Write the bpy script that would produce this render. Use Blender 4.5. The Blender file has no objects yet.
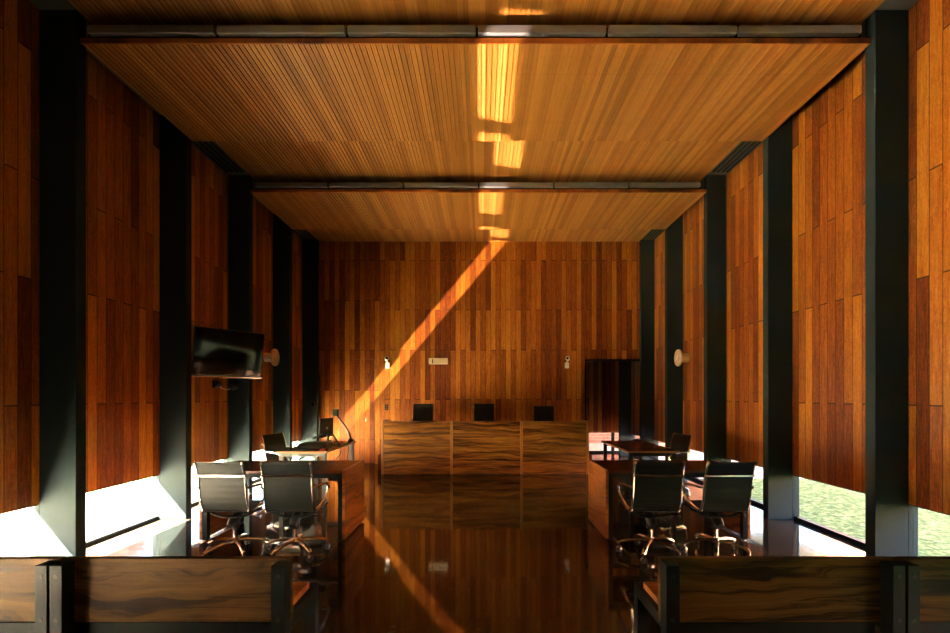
import bpy, math, random
from mathutils import Vector, Matrix
random.seed(7)
S = bpy.context.scene
COL = S.collection
R = math.radians
F, VX, VY, H = 449.0, 481.5, 396.0, 1.57

# ---------------------------------------------------------------- mesh builder
class MB:
    def __init__(s): s.v = []; s.f = []
    def add(s, vs, fs, M=None):
        n = len(s.v)
        s.v += [tuple(M @ Vector(p)) if M else tuple(p) for p in vs]
        s.f += [tuple(i + n for i in q) for q in fs]
        return s
    def box(s, x0, x1, y0, y1, z0, z1, M=None):
        vs = [(x0,y0,z0),(x1,y0,z0),(x1,y1,z0),(x0,y1,z0),(x0,y0,z1),(x1,y0,z1),(x1,y1,z1),(x0,y1,z1)]
        return s.add(vs, [(0,3,2,1),(4,5,6,7),(0,1,5,4),(1,2,6,5),(2,3,7,6),(3,0,4,7)], M)
    def cbox(s, c, d, M=None):
        return s.box(c[0]-d[0]/2, c[0]+d[0]/2, c[1]-d[1]/2, c[1]+d[1]/2, c[2]-d[2]/2, c[2]+d[2]/2, M)
    def tube(s, pts, r, n=10, M=None, flat=1.0, side=None):
        pts = [Vector(p) for p in pts]; vs = []; fs = []
        rs = r if isinstance(r, (list, tuple)) else [r]*len(pts)
        up = None
        for i, p in enumerate(pts):
            t = (pts[min(i+1, len(pts)-1)] - pts[max(i-1, 0)]).normalized()
            if side is not None: a = Vector(side); a = (a - t*a.dot(t)).normalized()
            elif up is None:
                a = Vector((0,0,1)) if abs(t.z) < .9 else Vector((1,0,0)); a = (a - t*a.dot(t)).normalized()
            else: a = (up - t*up.dot(t)).normalized()
            up = a; b = t.cross(a)
            for k in range(n):
                w = 2*math.pi*k/n
                vs.append(p + a*math.cos(w)*rs[i] + b*math.sin(w)*rs[i]*flat)
        for i in range(len(pts)-1):
            for k in range(n):
                fs.append((i*n+k, i*n+(k+1)%n, (i+1)*n+(k+1)%n, (i+1)*n+k))
        fs.append(tuple(range(n))[::-1]); fs.append(tuple((len(pts)-1)*n+k for k in range(n)))
        return s.add(vs, fs, M)
    def lathe(s, prof, n=24, M=None):
        vs = []; fs = []; m = len(prof)
        for k in range(n):
            w = 2*math.pi*k/n
            for r, z in prof: vs.append((r*math.cos(w), r*math.sin(w), z))
        for k in range(n):
            for i in range(m-1):
                fs.append((k*m+i, ((k+1)%n)*m+i, ((k+1)%n)*m+i+1, k*m+i+1))
        fs.append(tuple(k*m for k in range(n))[::-1]); fs.append(tuple(k*m+m-1 for k in range(n)))
        return s.add(vs, fs, M)
    def prism(s, poly, x0, x1, M=None):       # poly in (y,z) extruded along x
        n = len(poly)
        vs = [(x0, a, b) for a, b in poly] + [(x1, a, b) for a, b in poly]
        fs = [(i, (i+1)%n, n+(i+1)%n, n+i) for i in range(n)] + [tuple(range(n))[::-1], tuple(range(n, 2*n))]
        return s.add(vs, fs, M)
    def build(s, name, mat, parent=None, bevel=0, smooth=False, seg=2):
        import bmesh
        me = bpy.data.meshes.new(name)
        me.from_pydata([tuple(v) for v in s.v], [], s.f)
        bm = bmesh.new(); bm.from_mesh(me); bmesh.ops.recalc_face_normals(bm, faces=bm.faces); bm.to_mesh(me); bm.free()
        me.materials.append(mat)
        o = bpy.data.objects.new(name, me); COL.objects.link(o)
        if parent: o.parent = parent
        if bevel:
            b = o.modifiers.new('bevel', 'BEVEL'); b.width = bevel; b.segments = seg; b.limit_method = 'ANGLE'; b.angle_limit = R(40)
        if smooth:
            for p in me.polygons: p.use_smooth = True
            me.set_sharp_from_angle(angle=R(40))
        return o
def tag(o, label=None, cat=None, group=None, kind=None):
    if label: o['label'] = label
    if cat: o['category'] = cat
    if group: o['group'] = group
    if kind: o['kind'] = kind
    return o
def empty(name, loc, rz=0, **k):
    o = bpy.data.objects.new(name, None); COL.objects.link(o)
    o.location = loc; o.rotation_euler = (0, 0, rz); o.empty_display_size = .1
    return tag(o, **k)
def copy_tree(o, parent=None):
    c = o.copy(); COL.objects.link(c)
    if parent: c.parent = parent
    for ch in [x for x in o.children]: copy_tree(ch, c)
    return c

# ---------------------------------------------------------------- materials
def mat(name, col=(.5,.5,.5), rough=.5, metal=0, spec=None, coat=0):
    m = bpy.data.materials.new(name); m.use_nodes = True
    b = m.node_tree.nodes['Principled BSDF']
    b.inputs['Base Color'].default_value = (*col, 1); b.inputs['Roughness'].default_value = rough
    b.inputs['Metallic'].default_value = metal
    if coat: b.inputs['Coat Weight'].default_value = coat; b.inputs['Coat Roughness'].default_value = .15
    if spec is not None: b.inputs['Specular IOR Level'].default_value = spec
    return m
class NT:
    def __init__(s, m): s.t = m.node_tree; s.b = s.t.nodes['Principled BSDF']
    def n(s, typ, **k):
        x = s.t.nodes.new(typ)
        for a, b in k.items(): setattr(x, a, b)
        return x
    def l(s, a, b): s.t.links.new(a, b)
    def m(s, op, a, b=None, c=None):
        x = s.n('ShaderNodeMath', operation=op)
        for i, q in enumerate((a, b, c)):
            if q is None: continue
            if isinstance(q, (int, float)): x.inputs[i].default_value = q
            else: s.l(q, x.inputs[i])
        return x.outputs[0]
    def comb(s, x, y, z):
        c = s.n('ShaderNodeCombineXYZ')
        for i, q in enumerate((x, y, z)):
            if isinstance(q, (int, float)): c.inputs[i].default_value = q
            else: s.l(q, c.inputs[i])
        return c.outputs[0]
    def pos(s, local=False):
        sp = s.n('ShaderNodeSeparateXYZ')
        if local: s.l(s.n('ShaderNodeTexCoord').outputs['Object'], sp.inputs[0])
        else: s.l(s.n('ShaderNodeNewGeometry').outputs['Position'], sp.inputs[0])
        return sp.outputs
    def ramp(s, fac, stops, interp='LINEAR'):
        r = s.n('ShaderNodeValToRGB'); e = r.color_ramp.elements; r.color_ramp.interpolation = interp
        while len(e) > 1: e.remove(e[0])
        e[0].position = stops[0][0]; e[0].color = (*stops[0][1], 1)
        for p, c in stops[1:]:
            q = e.new(p); q.color = (*c, 1)
        s.l(fac, r.inputs[0]); return r.outputs[0]
    def noise(s, vec, scale=1, detail=4, rough=.55, dist=0):
        x = s.n('ShaderNodeTexNoise'); x.inputs['Scale'].default_value = scale; x.inputs['Detail'].default_value = detail
        x.inputs['Roughness'].default_value = rough; x.inputs['Distortion'].default_value = dist
        s.l(vec, x.inputs['Vector']); return x.outputs[0]
    def mix(s, fac, a, b, mode='MIX'):
        x = s.n('ShaderNodeMix', data_type='RGBA', blend_type=mode)
        for i, q in ((0, fac), (6, a), (7, b)):
            if isinstance(q, (int, float)): x.inputs[i].default_value = q
            elif isinstance(q, tuple): x.inputs[i].default_value = (*q, 1)
            else: s.l(q, x.inputs[i])
        return x.outputs[2]
    def bump(s, h, dist=.002, strength=.6):
        x = s.n('ShaderNodeBump'); x.inputs['Strength'].default_value = strength; x.inputs['Distance'].default_value = dist
        s.l(h, x.inputs['Height']); s.l(x.outputs[0], s.b.inputs['Normal'])

BW = .1165
WOOD_RAMP = [(0, (.080,.012,.002)), (.25, (.19,.040,.004)), (.5, (.33,.096,.007)), (.75, (.50,.180,.013)), (1, (.64,.29,.03))]
def boards(name, axis, ramp=WOOD_RAMP, off=0.0, rough=.45):
    m = mat(name, rough=rough, spec=.35); t = NT(m); P = t.pos()
    u = t.m('DIVIDE', t.m('ADD', P[axis], 20*BW + off), BW)
    i = t.m('FLOOR', u); fu = t.m('FRACT', u)
    par = t.m('MODULO', i, 2)
    v = t.m('DIVIDE', t.m('ADD', t.m('SUBTRACT', P[2], t.m('MULTIPLY', par, .93)), 4.15-.555), 2.075)
    j = t.m('FLOOR', v); fv = t.m('FRACT', v)
    wn = t.n('ShaderNodeTexWhiteNoise', noise_dimensions='2D'); t.l(t.comb(i, j, 0), wn.inputs['Vector'])
    rnd = wn.outputs['Value']
    off3 = t.m('MULTIPLY', rnd, 37)
    g1 = t.noise(t.comb(t.m('MULTIPLY', fu, 1.7), t.m('ADD', t.m('MULTIPLY', P[2], 1.1), off3), off3), 2.2, 6, .6, .8)
    g2 = t.noise(t.comb(t.m('MULTIPLY', fu, 9), t.m('ADD', t.m('MULTIPLY', P[2], 1.2), off3), 3.), 3, 4, .6)
    g3 = t.noise(t.comb(t.m('MULTIPLY', fu, 3), t.m('ADD', t.m('MULTIPLY', P[2], 9), off3), off3), 2, 3, .6, 1.5)
    f = t.m('ADD', t.m('MULTIPLY', rnd, .60), t.m('MULTIPLY', g1, .65))
    f = t.m('ADD', f, t.m('MULTIPLY', t.m('SUBTRACT', g2, .5), 1.1))
    f = t.m('ADD', f, t.m('MULTIPLY', t.m('SUBTRACT', g3, .5), .7))
    f = t.m('SUBTRACT', f, .13)
    c = t.ramp(f, ramp)
    su = t.m('LESS_THAN', t.m('MINIMUM', fu, t.m('SUBTRACT', 1, fu)), .034)
    sv = t.m('LESS_THAN', t.m('MINIMUM', fv, t.m('SUBTRACT', 1, fv)), .0036)
    sm = t.m('MAXIMUM', su, sv)
    c = t.mix(t.m('MULTIPLY', sm, .8), c, (.012,.004,.002))
    t.l(c, t.b.inputs['Base Color'])
    t.bump(t.m('SUBTRACT', t.m('MULTIPLY', g2, .06), sm), .003, .5)
    return m
def veneer(name, grain, across, stops, rough=.22, streak=1.0, local=False, coat=0):
    """long flowing grain along axis `grain`"""
    m = mat(name, rough=rough, coat=coat); t = NT(m); P = t.pos(local)
    oi = t.n('ShaderNodeObjectInfo').outputs['Random']
    o = t.m('MULTIPLY', oi, 25)
    a = t.m('ADD', t.m('MULTIPLY', P[grain], .75), o); b = P[across]
    w = t.noise(t.comb(a, t.m('MULTIPLY', b, 2.2), o), 1.1, 3, .5, .6)
    g = t.noise(t.comb(t.m('MULTIPLY', a, .7), t.m('ADD', t.m('MULTIPLY', b, 11), t.m('MULTIPLY', w, 5*streak)), o), 1.6, 7, .62, .35)
    fine = t.noise(t.comb(t.m('MULTIPLY', a, 3), t.m('MULTIPLY', b, 90), o), 1.5, 3, .5)
    f = t.m('ADD', t.m('MULTIPLY', t.m('SUBTRACT', g, .5), 1.75), t.m('ADD', .5, t.m('MULTIPLY', t.m('SUBTRACT', fine, .5), .35)))
    t.l(t.ramp(f, stops), t.b.inputs['Base Color'])
    return m
V_DAIS = [(0,(.012,.004,.001)), (.3,(.06,.020,.004)), (.48,(.22,.088,.013)), (.72,(.42,.19,.028)), (1,(.52,.26,.045))]
V_TABLE = [(0,(.02,.004,.001)), (.3,(.14,.034,.004)), (.5,(.38,.11,.012)), (1,(.66,.25,.035))]
V_TOP = [(0,(.05,.010,.004)), (.5,(.11,.026,.008)), (1,(.19,.05,.014))]
V_BENCH = [(0,(.006,.002,.001)), (.34,(.030,.012,.003)), (.5,(.115,.055,.012)), (1,(.24,.125,.028))]
M = {}
M['wall_y'] = boards('timber boards side', 1)
M['wall_x'] = boards('timber boards back', 0, off=.02)
M['pass_x'] = boards('timber boards passage', 0, off=.05)
M['dais'] = veneer('dais veneer', 0, 2, V_DAIS, .35, .5)
M['gable'] = veneer('gable veneer', 1, 2, V_TABLE, .3)
M['top_x'] = veneer('desktop veneer', 0, 1, V_TOP, .25, .4)
M['top_y'] = veneer('desk top veneer long', 1, 0, V_TOP, .25, .4)
M['bench'] = veneer('bench veneer', 0, 2, V_BENCH, .5, .8); M['bench'].node_tree.nodes['Principled BSDF'].inputs['Specular IOR Level'].default_value = .12
M['bench_seat'] = veneer('bench seat veneer', 0, 1, V_TABLE, .35, .5)
M['edge'] = mat('light timber edge', (.42,.20,.05), .4)
M['steel'] = mat('charcoal painted steel', (.024,.040,.045), .8, spec=.10)
M['black'] = mat('black steel', (.006,.009,.010), .5, spec=.15)
M['greysteel'] = mat('grey powder coated steel', (.16,.17,.165), .4)
M['chrome'] = mat('polished aluminium', (.80,.79,.77), .13, 1)
M['mesh'] = mat('black sling fabric', (.010,.014,.013), .5, spec=.35)
M['plastic'] = mat('black plastic', (.015,.016,.016), .4)
M['white'] = mat('white plastic', (.8,.78,.74), .4)
M['cream'] = mat('cream enamel', (.75,.66,.52), .35)
M['screen'] = mat('dark glossy screen', (.006,.007,.007), .06)
M['caseg'] = mat('grey green plastic', (.05,.065,.05), .35)
M['red'] = mat('red plastic', (.5,.02,.02), .35)
M['diff'] = mat('frosted light diffuser', (.22,.24,.25), .35)
M['soffit'] = mat('dark grey soffit', (.10,.11,.105), .6)
M['bolt'] = mat('dark bolt head', (.002,.002,.002), .5)
M['yellow'] = mat('yellow cable', (.5,.35,.05), .5)
M['blue'] = mat('blue cable', (.06,.16,.30), .5)

def ceil_mat():
    m = mat('ribbed cedar ceiling', rough=.38); t = NT(m); P = t.pos()
    i = t.m('FLOOR', t.m('DIVIDE', t.m('ADD', P[0], 10), .052))
    wn = t.n('ShaderNodeTexWhiteNoise', noise_dimensions='1D'); t.l(i, wn.inputs['W'])
    big = t.noise(t.comb(t.m('MULTIPLY', P[0], 1.3), t.m('MULTIPLY', P[1], .35), 0), 1.5, 3)
    g = t.noise(t.comb(t.m('MULTIPLY', P[0], 60), t.m('MULTIPLY', P[1], 1.5), 0), 1, 4)
    f = t.m('ADD', t.m('MULTIPLY', wn.outputs['Value'], .45), t.m('MULTIPLY', g, .45))
    f = t.m('ADD', f, t.m('MULTIPLY', big, .2))
    c = t.ramp(f, [(0,(.16,.055,.008)), (.45,(.40,.165,.026)), (1,(.72,.36,.085))])
    # cross joints of the veneered sheets, one every 0.8 m
    fy = t.m('FRACT', t.m('DIVIDE', t.m('ADD', P[1], .2), .8))
    j = t.m('LESS_THAN', fy, .006)
    c = t.mix(t.m('MULTIPLY', j, .35), c, (.08,.03,.01))
    t.l(c, t.b.inputs['Base Color']); return m
M['ceil'] = ceil_mat()

def floor_mat():
    m = mat('polished dark concrete', rough=.07); t = NT(m); P = t.pos(); v = t.comb(P[0], P[1], 0)
    n1 = t.noise(v, 1.3, 7, .62, .4); n2 = t.noise(v, 14, 5, .65)
    f = t.m('ADD', t.m('MULTIPLY', n1, .7), t.m('MULTIPLY', n2, .3))
    c = t.ramp(f, [(.3,(.016,.012,.010)), (.5,(.036,.028,.023)), (.7,(.075,.062,.052))])
    jx = t.m('LESS_THAN', t.m('ABSOLUTE', t.m('ADD', P[0], .965)), .006)
    jx2 = t.m('LESS_THAN', t.m('ABSOLUTE', t.m('SUBTRACT', P[0], 2.1)), .006)
    jy = t.m('LESS_THAN', t.m('ABSOLUTE', t.m('SUBTRACT', t.m('FRACT', t.m('DIVIDE', P[1], 3.1)), .5)), .002)
    j = t.m('MAXIMUM', t.m('MAXIMUM', jx, jx2), jy)
    c = t.mix(t.m('MULTIPLY', j, .7), c, (.004,.003,.003))
    t.l(c, t.b.inputs['Base Color'])
    t.l(t.m('ADD', .035, t.m('MULTIPLY', t.m('MAXIMUM', t.m('SUBTRACT', n2, .45), 0), .35)), t.b.inputs['Roughness'])
    t.bump(t.m('MULTIPLY', n1, 1), .0015, .25)
    t.b.inputs['IOR'].default_value = 1.6
    return m
M['floor'] = floor_mat()
def surf(name, stops, scale, rough=.9, detail=6, bump=0):
    m = mat(name, rough=rough); t = NT(m); P = t.pos(); v = t.comb(P[0], P[1], P[2])
    n = t.noise(v, scale, detail, .65); t.l(t.ramp(n, stops), t.b.inputs['Base Color'])
    if bump: t.bump(n, bump, .8)
    return m
M['grass'] = surf('lawn grass', [(.34,(.018,.060,.012)), (.47,(.065,.15,.035)), (.57,(.16,.27,.08)), (.68,(.36,.42,.22))], 16, 1, 9, .03)
M['conc'] = surf('pale concrete paving', [(.3,(.62,.58,.52)), (.7,(.74,.70,.63))], 3)
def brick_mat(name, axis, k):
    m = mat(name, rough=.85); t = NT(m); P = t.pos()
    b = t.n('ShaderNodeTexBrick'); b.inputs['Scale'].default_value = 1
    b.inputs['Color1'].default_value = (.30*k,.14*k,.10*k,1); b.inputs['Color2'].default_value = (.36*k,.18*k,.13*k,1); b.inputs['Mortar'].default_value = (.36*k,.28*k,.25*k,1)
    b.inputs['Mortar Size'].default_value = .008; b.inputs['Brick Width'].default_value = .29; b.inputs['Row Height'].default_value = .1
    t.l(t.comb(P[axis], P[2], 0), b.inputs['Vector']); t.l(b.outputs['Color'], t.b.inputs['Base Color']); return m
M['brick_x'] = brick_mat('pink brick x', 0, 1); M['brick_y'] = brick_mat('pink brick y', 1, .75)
def glass_mat():
    m = bpy.data.materials.new('window glass'); m.use_nodes = True; t = m.node_tree; t.nodes.clear()
    o = t.nodes.new('ShaderNodeOutputMaterial'); mx = t.nodes.new('ShaderNodeMixShader'); tr = t.nodes.new('ShaderNodeBsdfTransparent')
    gl = t.nodes.new('ShaderNodeBsdfGlossy'); fr = t.nodes.new('ShaderNodeFresnel'); fr.inputs[0].default_value = 1.5
    gl.inputs['Roughness'].default_value = .02
    ge = t.nodes.new('ShaderNodeNewGeometry'); mr = t.nodes.new('ShaderNodeMapRange'); mr.inputs[3].default_value = 1.5; mr.inputs[4].default_value = 1/1.5
    t.links.new(ge.outputs['Backfacing'], mr.inputs[0]); t.links.new(mr.outputs[0], fr.inputs[0])
    tr.inputs[0].default_value = (.93,.96,.95,1)
    t.links.new(fr.outputs[0], mx.inputs[0]); t.links.new(tr.outputs[0], mx.inputs[1]); t.links.new(gl.outputs[0], mx.inputs[2]); t.links.new(mx.outputs[0], o.inputs[0])
    return m
M['glass'] = glass_mat()

def struct(name, mb, m, parent=None, **k):
    o = mb.build(name, m, parent, **k)
    if not parent: o['kind'] = 'structure'
    return o

# ---------------------------------------------------------------- room shell
XL, XR = -4.09, 3.95          # wall faces
CL, CR = -3.75, 3.64          # column faces
YB = 10.38; YE = 12.4; Y0 = -5.2; ZW = .57; ZC = 5.14; ZP = 4.865
TH = .085
struct('floor', MB().box(XL-.16, XR+.16, Y0-.2, YE+.15, -.25, 0), M['floor'])
struct('wall_left', MB().box(XL-TH, XL, Y0, YE, ZW, 5.4), M['wall_y'])
struct('wall_right', MB().box(XR, XR+TH, Y0, YE, ZW, 5.4), M['wall_y'])
DX0, DX1, DZ = -3.735, -2.47, 2.41
OPX = 2.40
bw = MB().box(XL, DX0, YB, YB+.14, 0, DZ).box(XL, OPX, YB, YB+.14, DZ, 5.3).box(DX1, OPX, YB, YB+.14, 0, DZ).box(OPX, XR, YB, YB+.14, 2.40, 5.3)
struct('wall_back', bw, M['wall_x'])
struct('wall_rear', MB().box(XL-TH, XR+TH, Y0-.15, Y0, 0, 5.4), M['wall_x'])
struct('wall_passage', MB().box(OPX-1.2, XR, YE, YE+.1, ZW, 3.0), M['pass_x'])
struct('wall_side_passage', MB().box(OPX-1.3, OPX-1.2, YB+.14, YE+.1, 0, 3.0), M['pass_x'])
struct('ceiling', MB().box(XL-TH, XR+TH, Y0-.15, YB+.14, 5.4, 5.6), M['soffit'])
struct('ceiling_passage', MB().box(XL-TH, XR+TH, YB+.14, YE+.1, 3.0, 5.6), M['soffit'])

def ribbed(x0, x1, y0, y1, z0, z1):
    """board with ribs running along Y on its underside"""
    p = .052; g = .010; poly = []
    x = x0
    while x + p <= x1 + 1e-6:
        poly += [(x, z0+.014), (x+g, z0+.014), (x+g, z0), (x+p, z0)]
        x += p
    poly += [(x1, z0), (x1, z1), (x0, z1)]
    n = len(poly); mb = MB()
    vs = [(a, y0, b) for a, b in poly] + [(a, y1, b) for a, b in poly]
    fs = [(i, (i+1)%n, n+(i+1)%n, n+i) for i in range(n)]
    mb.add(vs, fs)
    # end caps as quads/strips
    mb.box(x0, x1, y0, y0+.004, z0+.002, z1).box(x0, x1, y1-.004, y1, z0+.002, z1)
    return mb
# upper timber ceiling
o = struct('ceiling_upper_timber', ribbed(CL, CR, Y0, YB, ZC, ZC+.08), M['ceil'])
# perimeter soffits on both sides
struct('trim_1', MB().box(XL, CL, Y0, YB, ZC, ZC+.08), M['soffit'])
struct('trim_2', MB().box(CR, XR, Y0, YB, ZC, ZC+.08), M['soffit'])
def steps(y): return y
for k, y0 in enumerate((1.137, 4.207, 7.277)):
    t = empty('ceiling_panel', (-.055, y0, ZP), label=[
        'ribbed timber ceiling panel above the camera end of the room',
        'large ribbed timber ceiling panel, the nearest hanging below the ceiling',
        'ribbed timber ceiling panel hanging farthest back, just before the back wall'][k], cat='ceiling panel', group='dropped ribbed ceiling panels')
    mb = ribbed(CL, CR, y0, y0+1.60, ZP, ZP+.045)
    mb.v = [(a+.055, b-y0, c-ZP) for a, b, c in mb.v]
    mb.build('ribbed_board', M['ceil'], t)
    MB().box(CL+.055, CR+.055, -.012, 0, 0, .05).build('front_fascia', M['bench_seat'], t)
    h = MB()
    for hx in (-2.8, -.9, .9, 2.8):
        for hy in (.3, 1.3): h.box(hx-.02, hx+.02, hy-.02, hy+.02, .045, ZC-ZP-.001)
    h.build('hanger', M['black'], t)
    if k == 0: continue
    d = empty('linear_light', (-.055, y0-.02, 4.94), label=[
        '', 'long grey strip light in the slot in front of the nearest ceiling panel',
        'long grey strip light in the far ceiling slot'][k], cat='strip light', group='strip lights in the ceiling slots')
    MB().box(-3.64, 3.62, .03, .07, .005, .09).build('housing', M['black'], d)
    xs = [-3.62, -2.418, -1.203, .012, 1.227, 2.442, 3.60] 
    for a, b in zip(xs[:-1], xs[1:]):
        MB().box(a+.012, b-.012, -.02, .03, .0, .078).build('diffuser', M['diff'], d, bevel=.008)
# air vents in the soffit
for k, (x0, x1, y0) in enumerate(((XL+.03, CL-.02, 6.0), (CR+.02, XR-.03, 6.0), (XL+.03, CL-.02, 9.1), (CR+.02, XR-.03, 9.1))):
    v = empty('air_vent', ((x0+x1)/2, y0, ZC), label=[
        'black slotted air vent in the left ceiling edge, nearer one', 'black slotted air vent in the right ceiling edge, nearer one',
        'small black air vent in the left ceiling edge close to the back wall', 'small black air vent in the right ceiling edge close to the back wall'][k], cat='air vent', group='slotted ceiling air vents')
    w = (x1-x0)/2
    MB().box(-w, w, 0, 1.15, -.006, -.0005).build('backing', M['plastic'], v)
    mb = MB()
    for q in range(4): 
        xx = -w+.02+q*(2*w-.04)/3
        mb.box(xx-.012, xx+.012, .02, 1.13, -.022, -.006)
    mb.build('slats', M['steel'], v)

# steel columns
CY = [-.50-1.55, -.50, 1.05, 2.60, 4.15, 5.70, 7.25, 8.80, 10.24, 11.82]
pos_words = {2.60: 'just outside the near edge', 4.15: 'nearest', 5.70: 'second', 7.25: 'third', 8.80: 'fourth', 10.24: 'fifth, in the back corner', 11.82: 'beyond the opening'}
for i, y in enumerate(CY):
    y1 = min(y+.11, YB-.003) if y == 10.24 else y+.11
    for side in (0, 1):
        x0, x1 = (XL+.001, CL) if side == 0 else (CR, XR-.001)
        zt = ZC-.001 if y < 10.3 else 2.99
        if y > 11 and side == 0: continue
        if y < 2: 
            if i % 1: continue
        o = MB().box(x0, x1, y, y1, 0, zt).build('steel_column', M['steel'], bevel=.004)
        nm = {4.15: 'nearest in view', 5.70: 'second from the camera', 7.25: 'third from the camera', 8.80: 'fourth from the camera', 10.24: 'fifth, standing in the back corner', 11.82: 'beyond the opening in the back wall'}.get(y, 'beside the camera, outside the view')
        tag(o, 'dark steel column on the %s wall, %s' % (('left', 'right')[side], nm), 'column', 'steel columns along the %s wall' % ('left', 'right')[side])

# low windows between the columns
wn = 0
ys = CY
for side in (0, 1):
    for i in range(len(ys)-1):
        if i == 0:
            x0, x1 = (XL-TH, XL) if side == 0 else (XR, XR+TH)
            struct('trim_%d' % (50+side), MB().box(x0, x1, Y0, ys[1], 0, ZW-.001), M['wall_y'])  # unseen low wall added in this bay to cut light on the benches
            continue
        a, b = ys[i]+.112, ys[i+1]-.002
        if side == 0 and a > 10.3: 
            continue
        if a < 10.3 and b > 10.2 and ys[i] == 10.24: b = 11.818
        wn += 1
        x = (XL-.045) if side == 0 else XR+.045
        f = MB().box(x-.03, x+.03, a, b, 0, .045).box(x-.03, x+.03, a, b, ZW-.012, ZW-.001)
        fo = struct('window_%d' % wn, f, M['black'])
        struct('pane', MB().box(x-.004, x+.004, a, b, .045, ZW-.012), M['glass'], fo)
# solid base pieces outside behind columns
for side in (0, 1):
    for y in CY:
        x0, x1 = (XL-TH, XL) if side == 0 else (XR, XR+TH)
        o = struct('trim_%d' % (10+int(side*20)+CY.index(y)), MB().box(x0, x1, y, y+.11, 0, ZW-.001), M['steel'])
wn += 1
fo = struct('window_%d' % wn, MB().box(OPX-1.2, XR, YE+.02, YE+.08, 0, .05).box(OPX-1.2, XR, YE+.02, YE+.08, ZW-.012, ZW-.001).box(OPX+1.2, OPX+1.28, YE+.02, YE+.08, .05, ZW-.012), M['black'])
struct('pane', MB().box(OPX-1.2, XR, YE+.046, YE+.054, .05, ZW-.012), M['glass'], fo)
# flush door in the back wall
dr = struct('door_1', MB().box(DX0+.008, DX1-.008, YB+.004, YB+.05, .01, DZ-.010), M['wall_x'])
MB().tube([(-2.66, YB+.002, 1.24), (-2.66, YB-.05, 1.23), (-2.66, YB-.055, 1.20), (-2.66, YB-.055, 1.02), (-2.66, YB-.05, .99), (-2.66, YB+.002, .98)], .011, 10).build('door_handle', M['chrome'], dr, smooth=True)
MB().box(DX0, DX1, YB+.06, YB+.13, 0, DZ).build('door_backing', M['black'], dr)
# opening reveal
struct('trim_3', MB().box(OPX-.012, OPX+.02, YB-.006, YB+.15, 0, 2.42).box(OPX-.012, XR, YB-.006, YB+.15, 2.385, 2.42), M['black'])

# ---------------------------------------------------------------- outdoors
struct('ground_left', MB().box(-16, XL-.17, -14, 18, -.3, -.03), M['conc'])
struct('ground_right', MB().box(XR+.17, 16, -14, 8.75, -.3, -.04), M['grass'])
struct('paving_right', MB().box(XR+.17, 16, 8.75, 18, -.3, -.03).box(XR+1.3, XR+2.0, -14, 8.75, -.2, -.2), M['conc'])
struct('ground_behind', MB().box(XL-.17, XR+.17, -14, Y0-.2, -.3, -.03), M['conc'])
struct('ground_beyond', MB().box(XL-.17, XR+.17, YE+.15, 18, -.3, -.03), M['conc'])
struct('added_shade_canopy', MB().box(-7, 3.9, YE+.16, 15.1, 3.0, 3.2).box(3.9, 10, YB, 15.1, 3.0, 3.2), M['soffit'])  # canopy added outside to keep the sun off the far brick wall
for nm, mb, mm, lb in (
    ('brick_wall', MB().box(-12.3, -12, -8, 16, -.03, 4), M['brick_y'], 'pink brick garden wall outside the left windows'),
    ('brick_wall', MB().box(12, 12.3, -8, 16, -.03, 4), M['brick_y'], 'pink brick garden wall outside the right windows'),
    ('brick_wall', MB().box(-6, 9, 15.2, 15.5, -.03, 2.6), M['brick_x'], 'pink brick wall outside beyond the passage opening')):
    tag(mb.build(nm, mm), lb, 'wall', 'brick walls outside')

# ---------------------------------------------------------------- office chair
def curve(pts, n=6):
    """Catmull-Rom through pts"""
    out = []; P = [pts[0]] + list(pts) + [pts[-1]]
    for i in range(1, len(P)-2):
        for k in range(n):
            t = k/n
            out.append(tuple(.5*((2*P[i][a]) + (-P[i-1][a]+P[i+1][a])*t + (2*P[i-1][a]-5*P[i][a]+4*P[i+1][a]-P[i+2][a])*t*t + (-P[i-1][a]+3*P[i][a]-3*P[i+1][a]+P[i+2][a])*t**3) for a in range(len(pts[0]))))
    out.append(tuple(pts[-1])); return out
def sheet(path, th, rib=0, ribn=1):
    """closed (y,z) outline around an open path"""
    a = []; b = []
    for i, p in enumerate(path):
        q0 = path[max(i-1, 0)]; q1 = path[min(i+1, len(path)-1)]
        t = Vector((q1[0]-q0[0], q1[1]-q0[1])).normalized(); n = Vector((-t.y, t.x))
        w = th + (rib*abs(math.sin(i*math.pi/ribn)) if rib else 0)
        a.append((p[0]+n.x*w, p[1]+n.y*w)); b.append((p[0]-n.x*w, p[1]-n.y*w))
    return a + b[::-1]
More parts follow.
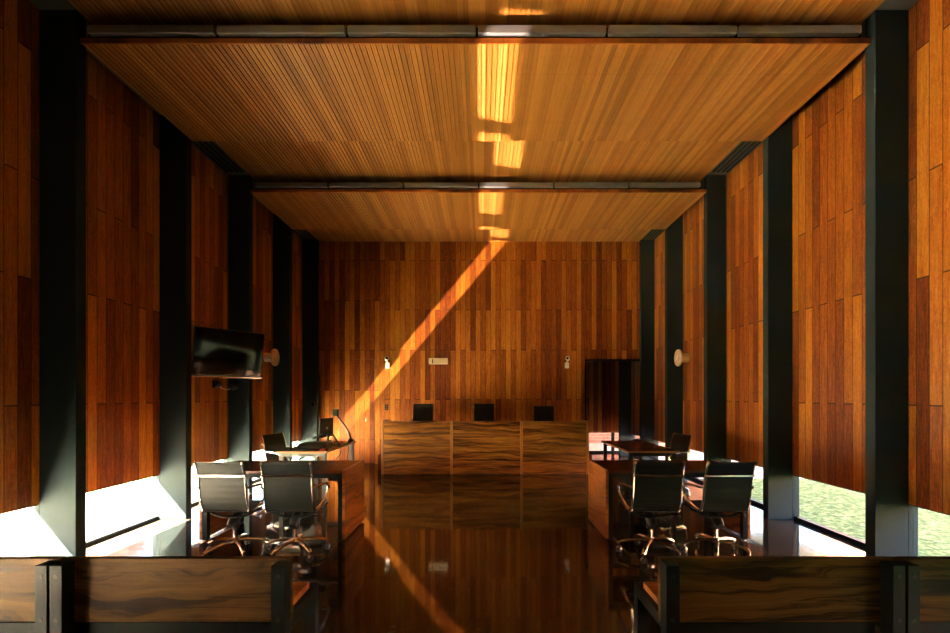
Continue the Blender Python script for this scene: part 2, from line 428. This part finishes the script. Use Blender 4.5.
def make_chair(name, high=False):
    t = empty(name, (0,0,0))
    top = 1.06 if high else .945
    W = .215
    back = curve([(-.150,.482), (-.185,.58), (-.205,.70), (-.225,.82), (-.265,top-.01), (-.285,top)], 8)
    seat = curve([(-.155,.480), (-.10,.458), (.05,.460), (.20,.472), (.27,.460), (.285,.44)], 8)
    MB().prism(sheet(back, .007, .006 if high else .0025, 4), -W, W).build('backrest', M['mesh'], t, smooth=True)
    MB().prism(sheet(seat, .009, .004, 4), -W, W).build('seat', M['mesh'], t, smooth=True)
    fr = [(y, z) for y, z in back[::-1]] + [(y, z) for y, z in seat[1:]]
    for s in (-1, 1):
        MB().tube([(s*(W+.010), y, z) for y, z in fr], .0165, 8, flat=.65, side=(0,0,1) if False else None).build('side_rail', M['chrome'], t, smooth=True)
        arm = curve([(s*.232,-.215,.70), (s*.262,-.16,.705), (s*.272,-.02,.70), (s*.272,.13,.672), (s*.270,.175,.63), (s*.262,.13,.565), (s*.245,-.02,.50), (s*.236,-.135,.475)], 5)
        MB().tube(arm, .013, 8).build('armrest', M['chrome'], t, smooth=True)
    MB().box(-W-.02, W+.02, -.255, -.236, .808, .832).build('back_stretcher', M['chrome'], t, bevel=.006, smooth=True)
    MB().tube(curve([(-W,-.06,.43), (-.12,-.06,.395), (0,-.06,.385), (.12,-.06,.395), (W,-.06,.43)], 4), .014, 8).tube(curve([(-W,.10,.43), (-.12,.10,.395), (0,.10,.385), (.12,.10,.395), (W,.10,.43)], 4), .014, 8).build('seat_stretcher', M['black'], t, smooth=True)
    mb = MB().tube([(0,.14,.395), (0,.05,.385), (0,-.04,.34), (0,-.09,.30)], [.03,.045,.045,.034], 12)
    mb.lathe([(.0,.255), (.034,.255), (.036,.32), (.044,.38), (0,.382)], 16)
    mb.build('tilt_mechanism', M['plastic'], t, smooth=True)
    lv = MB().tube([(.0,0,.385), (.20,-.02,.385), (.27,-.025,.382)], .005, 8).build('lever', M['chrome'], t, smooth=True)
    MB().lathe([(0,-.016),(.011,-.014),(.013,0),(.011,.014),(0,.016)], 10, Matrix.Translation((.275,-.025,.382))).build('lever_knob', M['plastic'], lv, smooth=True)
    MB().lathe([(0,.16), (.020,.16), (.020,.26), (0,.26)], 16).build('gas_column', M['chrome'], t, smooth=True)
    MB().lathe([(0,.095), (.036,.095), (.042,.11), (.042,.155), (.032,.170), (0,.172)], 20).build('base_hub', M['chrome'], t, smooth=True)
    for k in range(5):
        a = R(72*k + 18 + 8); c, s_ = math.cos(a), math.sin(a)
        MB().tube([(c*r_, s_*r_, z) for r_, z in ((.025,.140), (.10,.142), (.20,.128), (.275,.106), (.305,.088))], [.022,.019,.017,.016,.013], 8, flat=1.25).build('base_leg', M['chrome'], t, smooth=True)
        Mx = Matrix.Translation((c*.297, s_*.297, .028)) @ Matrix.Rotation(a+R(50), 4, 'Z')
        cs = MB()
        for w in (-1, 1):
            cs.lathe([(0,w*.007), (.024,w*.007), (.028,w*.010), (.028,w*.020), (.022,w*.025), (0,w*.025)], 14, Mx @ Matrix.Rotation(R(90), 4, 'X'))
        co = cs.build('caster', M['plastic'], t, smooth=True)
        MB().tube([(c*.297, s_*.297, .045), (c*.297, s_*.297, .092)], .009, 8).prism([(-.030,.035),(-.026,.052),(-.012,.064),(.012,.064),(.026,.052),(.030,.035),(.024,.032),(-.024,.032)], -.006, .006, Matrix.Translation((c*.297, s_*.297, 0)) @ Matrix.Rotation(a+R(50), 4, 'Z') @ Matrix.Translation((0,0,.0))).build('caster_fork', M['chrome'], co, smooth=True)
    return t
chair0 = make_chair('office_chair')
cp = [(-2.445, 4.46, -2, 'black office chair at the left desk, the outer one nearest the windows'),
      (-1.842, 4.46, 3, 'black office chair at the left desk, the inner one nearest the aisle'),
      (1.675, 4.46, -3, 'black office chair at the right desk, the inner one nearest the aisle'),
      (2.325, 4.46, 2, 'black office chair at the right desk, the outer one nearest the windows')]
for i, (x, y, a, lb) in enumerate(cp):
    c = chair0 if i == 0 else None
    if c is None:
        c = copy_tree(chair0)
    c.location = (x, y, 0); c.rotation_euler = (0, 0, R(a))
    tag(c, lb, 'office chair', 'chrome office chairs at the front desks')
c = copy_tree(chair0); c.location = (-3.14, 7.20, 0); c.rotation_euler = (0, 0, R(-108))
tag(c, 'office chair seen from the side at the computer desk on the left', 'office chair', 'office chairs at the side desks')
c = copy_tree(chair0); c.location = (2.97, 7.15, 0); c.rotation_euler = (0, 0, R(102))
tag(c, 'office chair seen from the side at the bare far desk on the right', 'office chair', 'office chairs at the side desks')
hc = make_chair('high_back_chair', True)
PZ = .32
for i, (x, dz, lb) in enumerate(((-1.295, 0, 'ribbed high-back chair behind the left panel of the judges bench'),
                              (.055, 0, 'high-back chair behind the middle panel of the judges bench'),
                              (1.38, -.055, 'lowest-set high-back chair behind the right panel of the judges bench'))):
    c = hc if i == 0 else copy_tree(hc)
    c.location = (x, 9.72, PZ); c.rotation_euler = (0, 0, R(180))
    tag(c, lb, 'office chair', 'high-back chairs behind the bench')
    if dz:
        for ch in c.children:
            if ch.name.split('.')[0] in ('backrest','seat','side_rail','armrest','back_stretcher','seat_stretcher','tilt_mechanism','lever'): ch.location.z = dz

# ---------------------------------------------------------------- judges bench
t = empty('judges_bench', (.07, 8.92, 0), label='long timber judges bench of three front panels at the back of the room', cat='judges bench')
xs = [-2.04, -.667, .724, 2.043]
for a, b in zip(xs[:-1], xs[1:]):
    MB().box(a+.028, b-.028, .004, .034, .010, 1.068).build('front_panel', M['dais'], t, bevel=.002)
for x in xs:
    w = .022
    MB().box(x-w, x+w, -.004, .04, .008, 1.075).build('panel_edge', M['edge'], t, bevel=.002)
for s in (0, 1):
    a = (-2.06, -2.025) if s == 0 else (2.025, 2.06)
    MB().box(a[0], a[1], .04, .60, .035, 1.07).build('side_panel', M['gable'], t, bevel=.002)
MB().box(-2.02, 2.02, .034, .60, .98, 1.01).build('worktop', M['top_x'], t)
MB().box(-2.0, 2.0, .036, .56, 0, .034).build('plinth', M['black'], t)
struct('floor_platform', MB().box(-2.2, 2.35, 9.53, YB-.001, .0005, PZ), M['top_x'])

# ---------------------------------------------------------------- front tables
def make_table():
    t = empty('courtroom_table', (0,0,0)); L = .785; D = .80; Z = .765
    MB().box(-L+.032, L-.032, .005, D-.005, Z-.03, Z-.002).build('tabletop', M['top_x'], t, bevel=.002)
    for s in (-1, 1):
        MB().box(min(s*L, s*(L-.03)), max(s*L, s*(L-.03)), 0, D, .022, Z).build('side_panel', M['gable'], t, bevel=.002)
        for y in (.03, D-.07):
            lg = MB().box(min(s*(L-.032), s*(L-.08)), max(s*(L-.032), s*(L-.08)), y-.02, y+.04, .012, Z-.033).build('leg', M['black'], t, bevel=.003)
            MB().lathe([(0,0),(.022,0),(.022,.006),(.008,.008),(.008,.02),(0,.02)], 12, Matrix.Translation((s*(L-.056), y+.01, 0))).build('glide', M['chrome'], lg, smooth=True)
    for y in (.03, D-.07): MB().box(-L+.082, L-.082, y, y+.03, Z-.085, Z-.033).build('apron_rail', M['black'], t)
    MB().box(L-.20, L-.10, .06, .12, Z-.12, Z-.034).build('cable_box', M['black'], t, bevel=.004)
    return t
tb = make_table(); tb.location = (-2.255, 4.83, 0)
tag(tb, 'dark timber desk with solid end panels left of the aisle', 'desk', 'front desks either side of the aisle')
tc = copy_tree(tb); tc.location = (2.13, 4.86, 0)
tag(tc, 'dark timber desk with solid end panels right of the aisle', 'desk', 'front desks either side of the aisle')

def side_desk(x, y, lb, legm, topm, tray):
    t = empty('side_desk', (x, y, 0)); W = .74; L = 1.52; Z = .765
    MB().box(-W/2, W/2, 0, L, Z-.03, Z).build('desktop', topm, t, bevel=.002)
    MB().box(-W/2-.002, W/2+.002, -.004, 0, Z-.03, Z-.001).box(-W/2-.004, -W/2, 0, L, Z-.03, Z-.001).box(W/2, W/2+.004, 0, L, Z-.03, Z-.001).build('edge_band', M['edge'], t)
    for sx in (-1, 1):
        for yy in (.04, L-.09):
            MB().box(sx*(W/2-.055)-.028, sx*(W/2-.055)+.028, yy, yy+.055, 0, Z-.031).build('leg', legm, t, bevel=.004)
    for y in (.05, L-.08): MB().box(-W/2+.086, W/2-.086, y, y+.03, Z-.085, Z-.031).build('apron_rail', legm, t)
    MB().box(-W/2+.086, W/2-.086, .055, .08, .56, .60).build('lower_rail', legm, t)
    MB().box(-.12, .12, .35, .65, Z-.09, Z-.031).build('cable_tray', tray, t, bevel=.01)
    return tag(t, lb, 'desk', 'side desks turned towards the aisle')
side_desk(-2.63, 6.55, 'computer desk on the left carrying a monitor, arm lamp and cables', M['greysteel'], M['top_y'], M['black'])
side_desk(2.53, 6.58, 'bare dark timber desk on the right, behind the front desk', M['black'], M['top_y'], M['caseg'])

# things on the left side desk
zt = .766
t = empty('monitor', (-2.66, 7.70, zt), R(84), label='black computer monitor turned sideways on the left computer desk', cat='monitor')
MB().box(-.25, .25, -.012, .022, .10, .425).build('screen_housing', M['plastic'], t, bevel=.006)
MB().box(-.235, .235, .0222, .0235, .115, .41).build('screen', M['screen'], t)
MB().box(-.03, .03, -.035, -.012, .006, .24).build('stand', M['plastic'], t, bevel=.004)
MB().lathe([(0,0),(.10,0),(.10,.006),(.04,.012),(0,.012)], 20, Matrix.Translation((0,-.02,0))).build('foot', M['plastic'], t, smooth=True)
MB().box(-.035,.035,-.0135,-.0122,.24,.275).build('badge', M['white'], t)
t = empty('document_camera', (-2.33, 7.99, zt), label='tall black arm with a grey head leaning over the left computer desk', cat='document camera')
MB().lathe([(0,0),(.05,0),(.05,.03),(.02,.05),(0,.05)], 16).build('base', M['plastic'], t, smooth=True)
MB().tube(curve([(0,0,.03), (-.02,0,.12), (-.09,0,.26), (-.20,0,.40), (-.24,0,.47)], 5), .018, 8).build('arm', M['plastic'], t, smooth=True)
MB().cbox((-.265,0,.51), (.10,.08,.13)).build('camera_head', M['caseg'], t, bevel=.015)
t = empty('microphone_arm', (-2.34, 7.33, zt), label='low bent black microphone arm beside the monitor on the left desk', cat='microphone arm')
MB().lathe([(0,0),(.04,0),(.04,.02),(.015,.03),(0,.03)], 16).build('base', M['plastic'], t, smooth=True)
MB().tube(curve([(0,0,.02), (-.04,0,.10), (-.09,0,.175), (-.13,0,.195), (-.27,0,.18), (-.33,0,.14)], 4), .015, 8).build('arm', M['plastic'], t, smooth=True)
MB().tube([(-.33,0,.145), (-.40,0,.10)], .020, 10).build('microphone', M['plastic'], t, smooth=True)
o = MB().box(-.23, .22, 0, .34, 0, .07).build('equipment_case', M['caseg'], bevel=.02, seg=3); o.location = (-2.60, 6.88, zt)
tag(o, 'flat grey-green equipment case lying on the left computer desk', 'equipment case')
o = MB().box(-.20, .20, 0, .14, 0, .02).build('keyboard', M['plastic'], bevel=.004); o.location = (-2.62, 6.66, zt); 
tag(o, 'flat black keyboard near the front edge of the left computer desk', 'keyboard')
o = MB().lathe([(0,0),(.05,0),(.06,.03),(.045,.07),(.02,.085),(0,.085)], 18).build('desk_speaker', M['white'], smooth=True); o.location = (-2.47, 7.32, zt)
tag(o, 'small pale rounded device beside the equipment case', 'desk device')
o = MB().box(-.045, .045, -.02, .02, 0, .028).build('stapler', M['red'], bevel=.008); o.location = (-2.335, 6.60, zt)
tag(o, 'small red item on the near corner of the left computer desk', 'desk item')
for k, (mm, pts, lb) in enumerate((
    (M['yellow'], [(-2.285,6.70,zt+.006), (-2.295,6.95,zt+.006), (-2.285,7.15,zt+.006), (-2.29,7.45,zt+.006), (-2.30,7.70,zt+.006)], 'yellow cable running along the left computer desk'),
    (M['blue'], [(-2.42,6.72,zt+.006), (-2.36,6.84,zt+.006), (-2.345,7.0,zt+.006), (-2.34,7.27,zt+.006)], 'blue cable running along the left computer desk'),
    (M['plastic'], [(-2.275,7.5,zt+.006), (-2.235,7.5,.76), (-2.215,7.48,.66), (-2.23,7.42,.50), (-2.245,7.38,.30)], 'black cable hanging down from the side of the left computer desk'),
    (M['plastic'], [(-2.275,7.1,zt+.006), (-2.235,7.1,.76), (-2.22,7.08,.68), (-2.235,7.0,.62), (-2.24,6.9,.60)], 'short black cable looping under the edge of the left computer desk'))):
    tag(MB().tube(curve(pts, 5), .006, 6).build('cable', mm, smooth=True), lb, 'cable', 'cables at the computer desk')
o = MB().lathe([(0,0),(.09,0),(.085,.03),(.05,.055),(0,.06)], 20).build('conference_phone', M['plastic'], smooth=True); o.location = (2.73, 7.85, zt)
tag(o, 'small dark round desk device at the far end of the right side desk', 'desk device')

# ---------------------------------------------------------------- benches in front
def bench(x0, x1, lb, open_side):
    w = x1 - x0; y = 2.20
    t = empty('bench', (x0, y, 0))
    MB().box(.004, w-.004, .072, .107, .425, .748).build('backrest', M['bench'], t, bevel=.003)
    MB().box(.038 if open_side == 'L' else .004, w-(.038 if open_side == 'R' else .004), .113, .412, .455, .49).build('seat', M['bench_seat'], t, bevel=.003)
    for s in (0, 1):
        a, b = (.006, .066) if s == 0 else (w-.066, w-.006)
        if open_side == 'R' and s == 1: a, b = w-.070, w-.004
        if open_side == 'L' and s == 0: a, b = .004, .070
        p = MB().box(a, b, 0, .071, 0, .738).build('back_post', M['black'], t, bevel=.002)
        bl = MB()
        for z in (.47, .685):
            bl.lathe([(0,-.002),(.011,-.002),(.011,.001),(0,.001)], 12, Matrix.Translation(((a+b)/2, -.0005, z)) @ Matrix.Rotation(R(90), 4, 'X'))
        bl.build('bolt', M['bolt'], p, smooth=True)
        la, lb_ = a, b
        if open_side == 'R' and s == 1: la, lb_ = w-.080, w-.014
        if open_side == 'L' and s == 0: la, lb_ = .014, .080
        MB().box(la, lb_, .435, .495, 0, .454).build('front_leg', M['black'], t, bevel=.002)
        MB().box(a+.005, b-.005, .0715, .4345, .395, .4535).build('side_rail', M['black'], t)
    MB().box(.07, w-.09, .074, .112, .345, .422).build('back_rail', M['black'], t)
    MB().box(.07, w-.09, .37, .40, .39, .454).build('front_rail', M['black'], t)
    return tag(t, lb, 'bench', 'benches facing the court')
bench(-2.123, -.962, 'timber bench with black steel posts left of the aisle in the foreground', 'R')
bench(-3.36, -2.124, 'timber bench cut off by the left edge of the photo', '')
bench(.902, 2.083, 'timber bench with black steel posts right of the aisle in the foreground', 'L')
bench(2.084, 3.32, 'timber bench cut off by the right edge of the photo', '')

# ---------------------------------------------------------------- wall-mounted things
# television on a swivel arm
t = empty('television', (-3.50, 6.24, 2.16), label='black flat television angled out on a bracket from the left wall', cat='television')
tv = math.atan2(.76, .54)
Mt = Matrix.Rotation(tv, 4, 'Z') @ Matrix.Rotation(R(-10), 4, 'X').inverted()
# local: x along screen, -y faces the room
MB().box(-.465, .465, -.012, .03, -.325, .325, Mt).build('housing', M['plastic'], t, bevel=.004)
MB().box(-.455, .455, -.0145, -.0125, -.305, .315, Mt).build('screen', M['screen'], t)
MB().box(-.465, .465, -.020, .0, -.334, -.3255, Mt).build('bottom_trim', M['chrome'], t, bevel=.001)
MB().box(-.05, .05, -.018, .0, -.343, -.335, Mt).build('sensor', M['plastic'], t)
MB().box(-.2, .2, .031, .05, -.2, .2, Mt).tube([Mt @ Vector((0,.05,0)), (-.30,.18,0), (-.53,.22,0)], .025, 8).box(-.589, -.53, .12, .32, -.15, .15).build('wall_bracket', M['black'], t)
# two little wall sensors with a wire
for k, (x, y, z, lb) in enumerate(((XL+.04, 6.86, 1.75, 'small black device on the timber wall below the television, left one of two'), (XL+.10, 7.205, 1.72, 'small black device on the column below the television, right one of two'))):
    d = empty('wall_speaker', (x, y, z), label=lb, cat='speaker', group='two small black devices below the television')
    MB().box(-.038, -.005, -.045, .045, -.06, .06).build('bracket', M['plastic'], d, bevel=.005)
    MB().lathe([(0,-.05),(.04,-.05),(.055,-.01),(.055,.02),(.03,.05),(0,.05)], 16, Matrix.Translation((.02,0,0)) @ Matrix.Rotation(R(70), 4, 'Y')).build('speaker_head', M['plastic'], d, smooth=True)
tag(MB().tube(curve([(XL+.03,6.90,1.74), (XL+.05,7.0,1.69), (XL+.07,7.1,1.67), (XL+.085,7.16,1.69)], 5), .005, 6).build('cable', M['white'], smooth=True), 'thin pale wire between the two small devices under the television', 'cable')
# round horn speakers
for s, x, y, lb in ((1, XL, 8.50, 'round white disc fixture sticking out of the left wall'), (-1, XR, 8.60, 'round white disc fixture sticking out of the right wall')):
    d = empty('disc_speaker', (x, y, 2.30), label=lb, cat='wall speaker', group='round white wall fixtures')
    Q = Matrix.Rotation(R(90*s), 4, 'Y')
    MB().lathe([(0,.001),(.085,.001),(.085,.13),(0,.13)], 28, Q).build('mount', M['white'], d, smooth=True)
    MB().lathe([(0,.131),(.10,.131),(.16,.165),(.165,.18),(.160,.195),(.13,.20),(.10,.185),(.05,.18),(0,.185)], 36, Q).build('disc', M['cream'], d, smooth=True)
    MB().lathe([(0,.186),(.055,.186),(.05,.205),(0,.208)], 24, Q).build('disc_centre', M['white'], d, smooth=True)
# emergency light and two wall cameras
t = empty('emergency_light', (-.99, YB, 2.365), label='white rectangular emergency light in the middle of the back wall', cat='emergency light')
MB().box(-.225, .215, -.09, -.001, -.065, .06).build('housing', M['cream'], t, bevel=.02, seg=3)
MB().box(-.14, -.12, -.0925, -.088, -.05, .05).build('indicator', M['plastic'], t)
MB().box(-.225, .215, -.085, -.05, .061, .075).build('top_lip', M['cream'], t, bevel=.004)
for x, rz, lb in ((-2.165, 1, 'small white wall camera high on the back wall, left one by the door'), (1.965, -1, 'small white wall camera high on the back wall, right one by the opening')):
    t = empty('wall_camera', (x, YB, 2.34), label=lb, cat='wall camera', group='small white fixtures on the back wall')
    MB().box(-.045, .045, -.075, -.001, -.13, .0).build('housing', M['white'], t, bevel=.008)
    MB().tube([(0,-.04,0), (-.01*rz,-.05,.05)], .014, 8).build('swivel', M['white'], t, smooth=True)
    Q = Matrix.Translation((-.02*rz, -.06, .08)) @ Matrix.Rotation(R(60), 4, 'X') @ Matrix.Rotation(R(25*rz), 4, 'Y')
    MB().lathe([(0,-.045),(.03,-.045),(.048,.02),(.050,.045),(.038,.040),(0,.030)], 18, Q).build('swivel_head', M['white'], t, smooth=True)
    MB().lathe([(0,.031),(.037,.041),(.030,.050),(0,.052)], 18, Q).build('lens', M['plastic'], t, smooth=True)
t = empty('light_switch', (-2.19, YB, 1.31), label='small black switch plate on the back wall left of the judges bench', cat='switch')
MB().box(-.035, .035, -.012, -.001, -.065, .065).build('plate', M['plastic'], t, bevel=.003)
MB().box(-.012, .012, -.017, -.0125, .01, .04).box(-.012, .012, -.017, -.0125, -.04, -.01).build('rocker', M['greysteel'], t)
t = empty('thermostat', (-3.84, 10.24, 1.36), label='small black thermostat on the steel column in the back left corner', cat='thermostat')
MB().box(-.05, .05, -.03, -.001, -.10, .10).build('housing', M['plastic'], t, bevel=.01)
MB().box(-.025, .025, -.034, -.0305, -.02, .05).build('display', M['screen'], t)

# ---------------------------------------------------------------- light
SX, SY = .832, .257                    # sun drops 1 for SX across, SY along
sd = Vector((SX, SY, -1)).normalized()
sun = bpy.data.lights.new('sun', 'SUN'); sun.energy = 60; sun.angle = R(.6); sun.color = (1, .80, .54)
so = bpy.data.objects.new('sun', sun); COL.objects.link(so); so.rotation_euler = sd.to_track_quat('-Z', 'Y').to_euler(); so.location = (-20, -6, 22)
# added lamps imitate sunlight thrown back up by the polished floor at each window
D = Vector((SX, SY, 1)).normalized(); U = (Vector((0,1,0)) - D*D.y).normalized()
for i in range(len(CY)-1):
    a, b = CY[i]+.24, min(CY[i+1]-.02, YB)
    if b < 1 or a > 10: continue
    L_ = b-a
    ar = bpy.data.lights.new('floor_glint', 'AREA'); ar.shape = 'RECTANGLE'; ar.size = L_*.98; ar.size_y = .38*.76
    ar.spread = R(.9); ar.energy = (1.3 if a > 8.5 else .5)*L_; ar.color = (1, .70, .56)
    o = bpy.data.objects.new('floor_glint', ar); COL.objects.link(o)
    zax = -D; yax = zax.cross(U)
    o.matrix_world = Matrix.Translation(Vector((-3.885, (a+b)/2, 0)) + D*.30) @ Matrix((U, (-D).cross(U)*-1, D*1)).transposed().to_4x4()
    mt = Matrix((U, D.cross(U), D)).transposed()           # lamp shines along local -Z
    mt = Matrix((U, (-D).cross(U), -D)).transposed()
    o.matrix_world = Matrix.Translation(Vector((-3.885, (a+b)/2, 0)) + D*.30) @ Matrix((U, -(D.cross(U)) , -D)).transposed().to_4x4()
w = bpy.data.worlds.new('sky'); S.world = w; w.use_nodes = True
nt = w.node_tree; bg = nt.nodes['Background']; sk = nt.nodes.new('ShaderNodeTexSky'); sk.sky_type = 'NISHITA'
sk.sun_disc = False; sk.sun_elevation = math.asin(-sd.z); sk.sun_rotation = math.atan2(-sd.x, -sd.y)
nt.links.new(sk.outputs[0], bg.inputs[0]); bg.inputs[1].default_value = .35

# ---------------------------------------------------------------- camera
cam = bpy.data.cameras.new('camera'); co = bpy.data.objects.new('camera', cam); COL.objects.link(co)
co.location = (0, 0, H); co.rotation_euler = (R(90), 0, 0)
cam.sensor_width = 36; cam.lens = F/950*36; cam.shift_x = -(VX-475)/950; cam.shift_y = (VY-316.5)/950
cam.clip_start = .05
S.camera = co
S.view_settings.view_transform = 'Standard'; S.view_settings.look = 'None'; S.view_settings.gamma = 1
S.view_settings.exposure = 3.5; S.view_settings.use_curve_mapping = False
cy = S.cycles
cy.use_denoising = True; cy.use_adaptive_sampling = False
try: cy.denoiser = 'OPENIMAGEDENOISE'
except Exception: pass
cy.max_bounces = 10; cy.diffuse_bounces = 6; cy.glossy_bounces = 5; cy.transparent_max_bounces = 12
cy.sample_clamp_indirect = 12; cy.caustics_reflective = False; cy.caustics_refractive = False
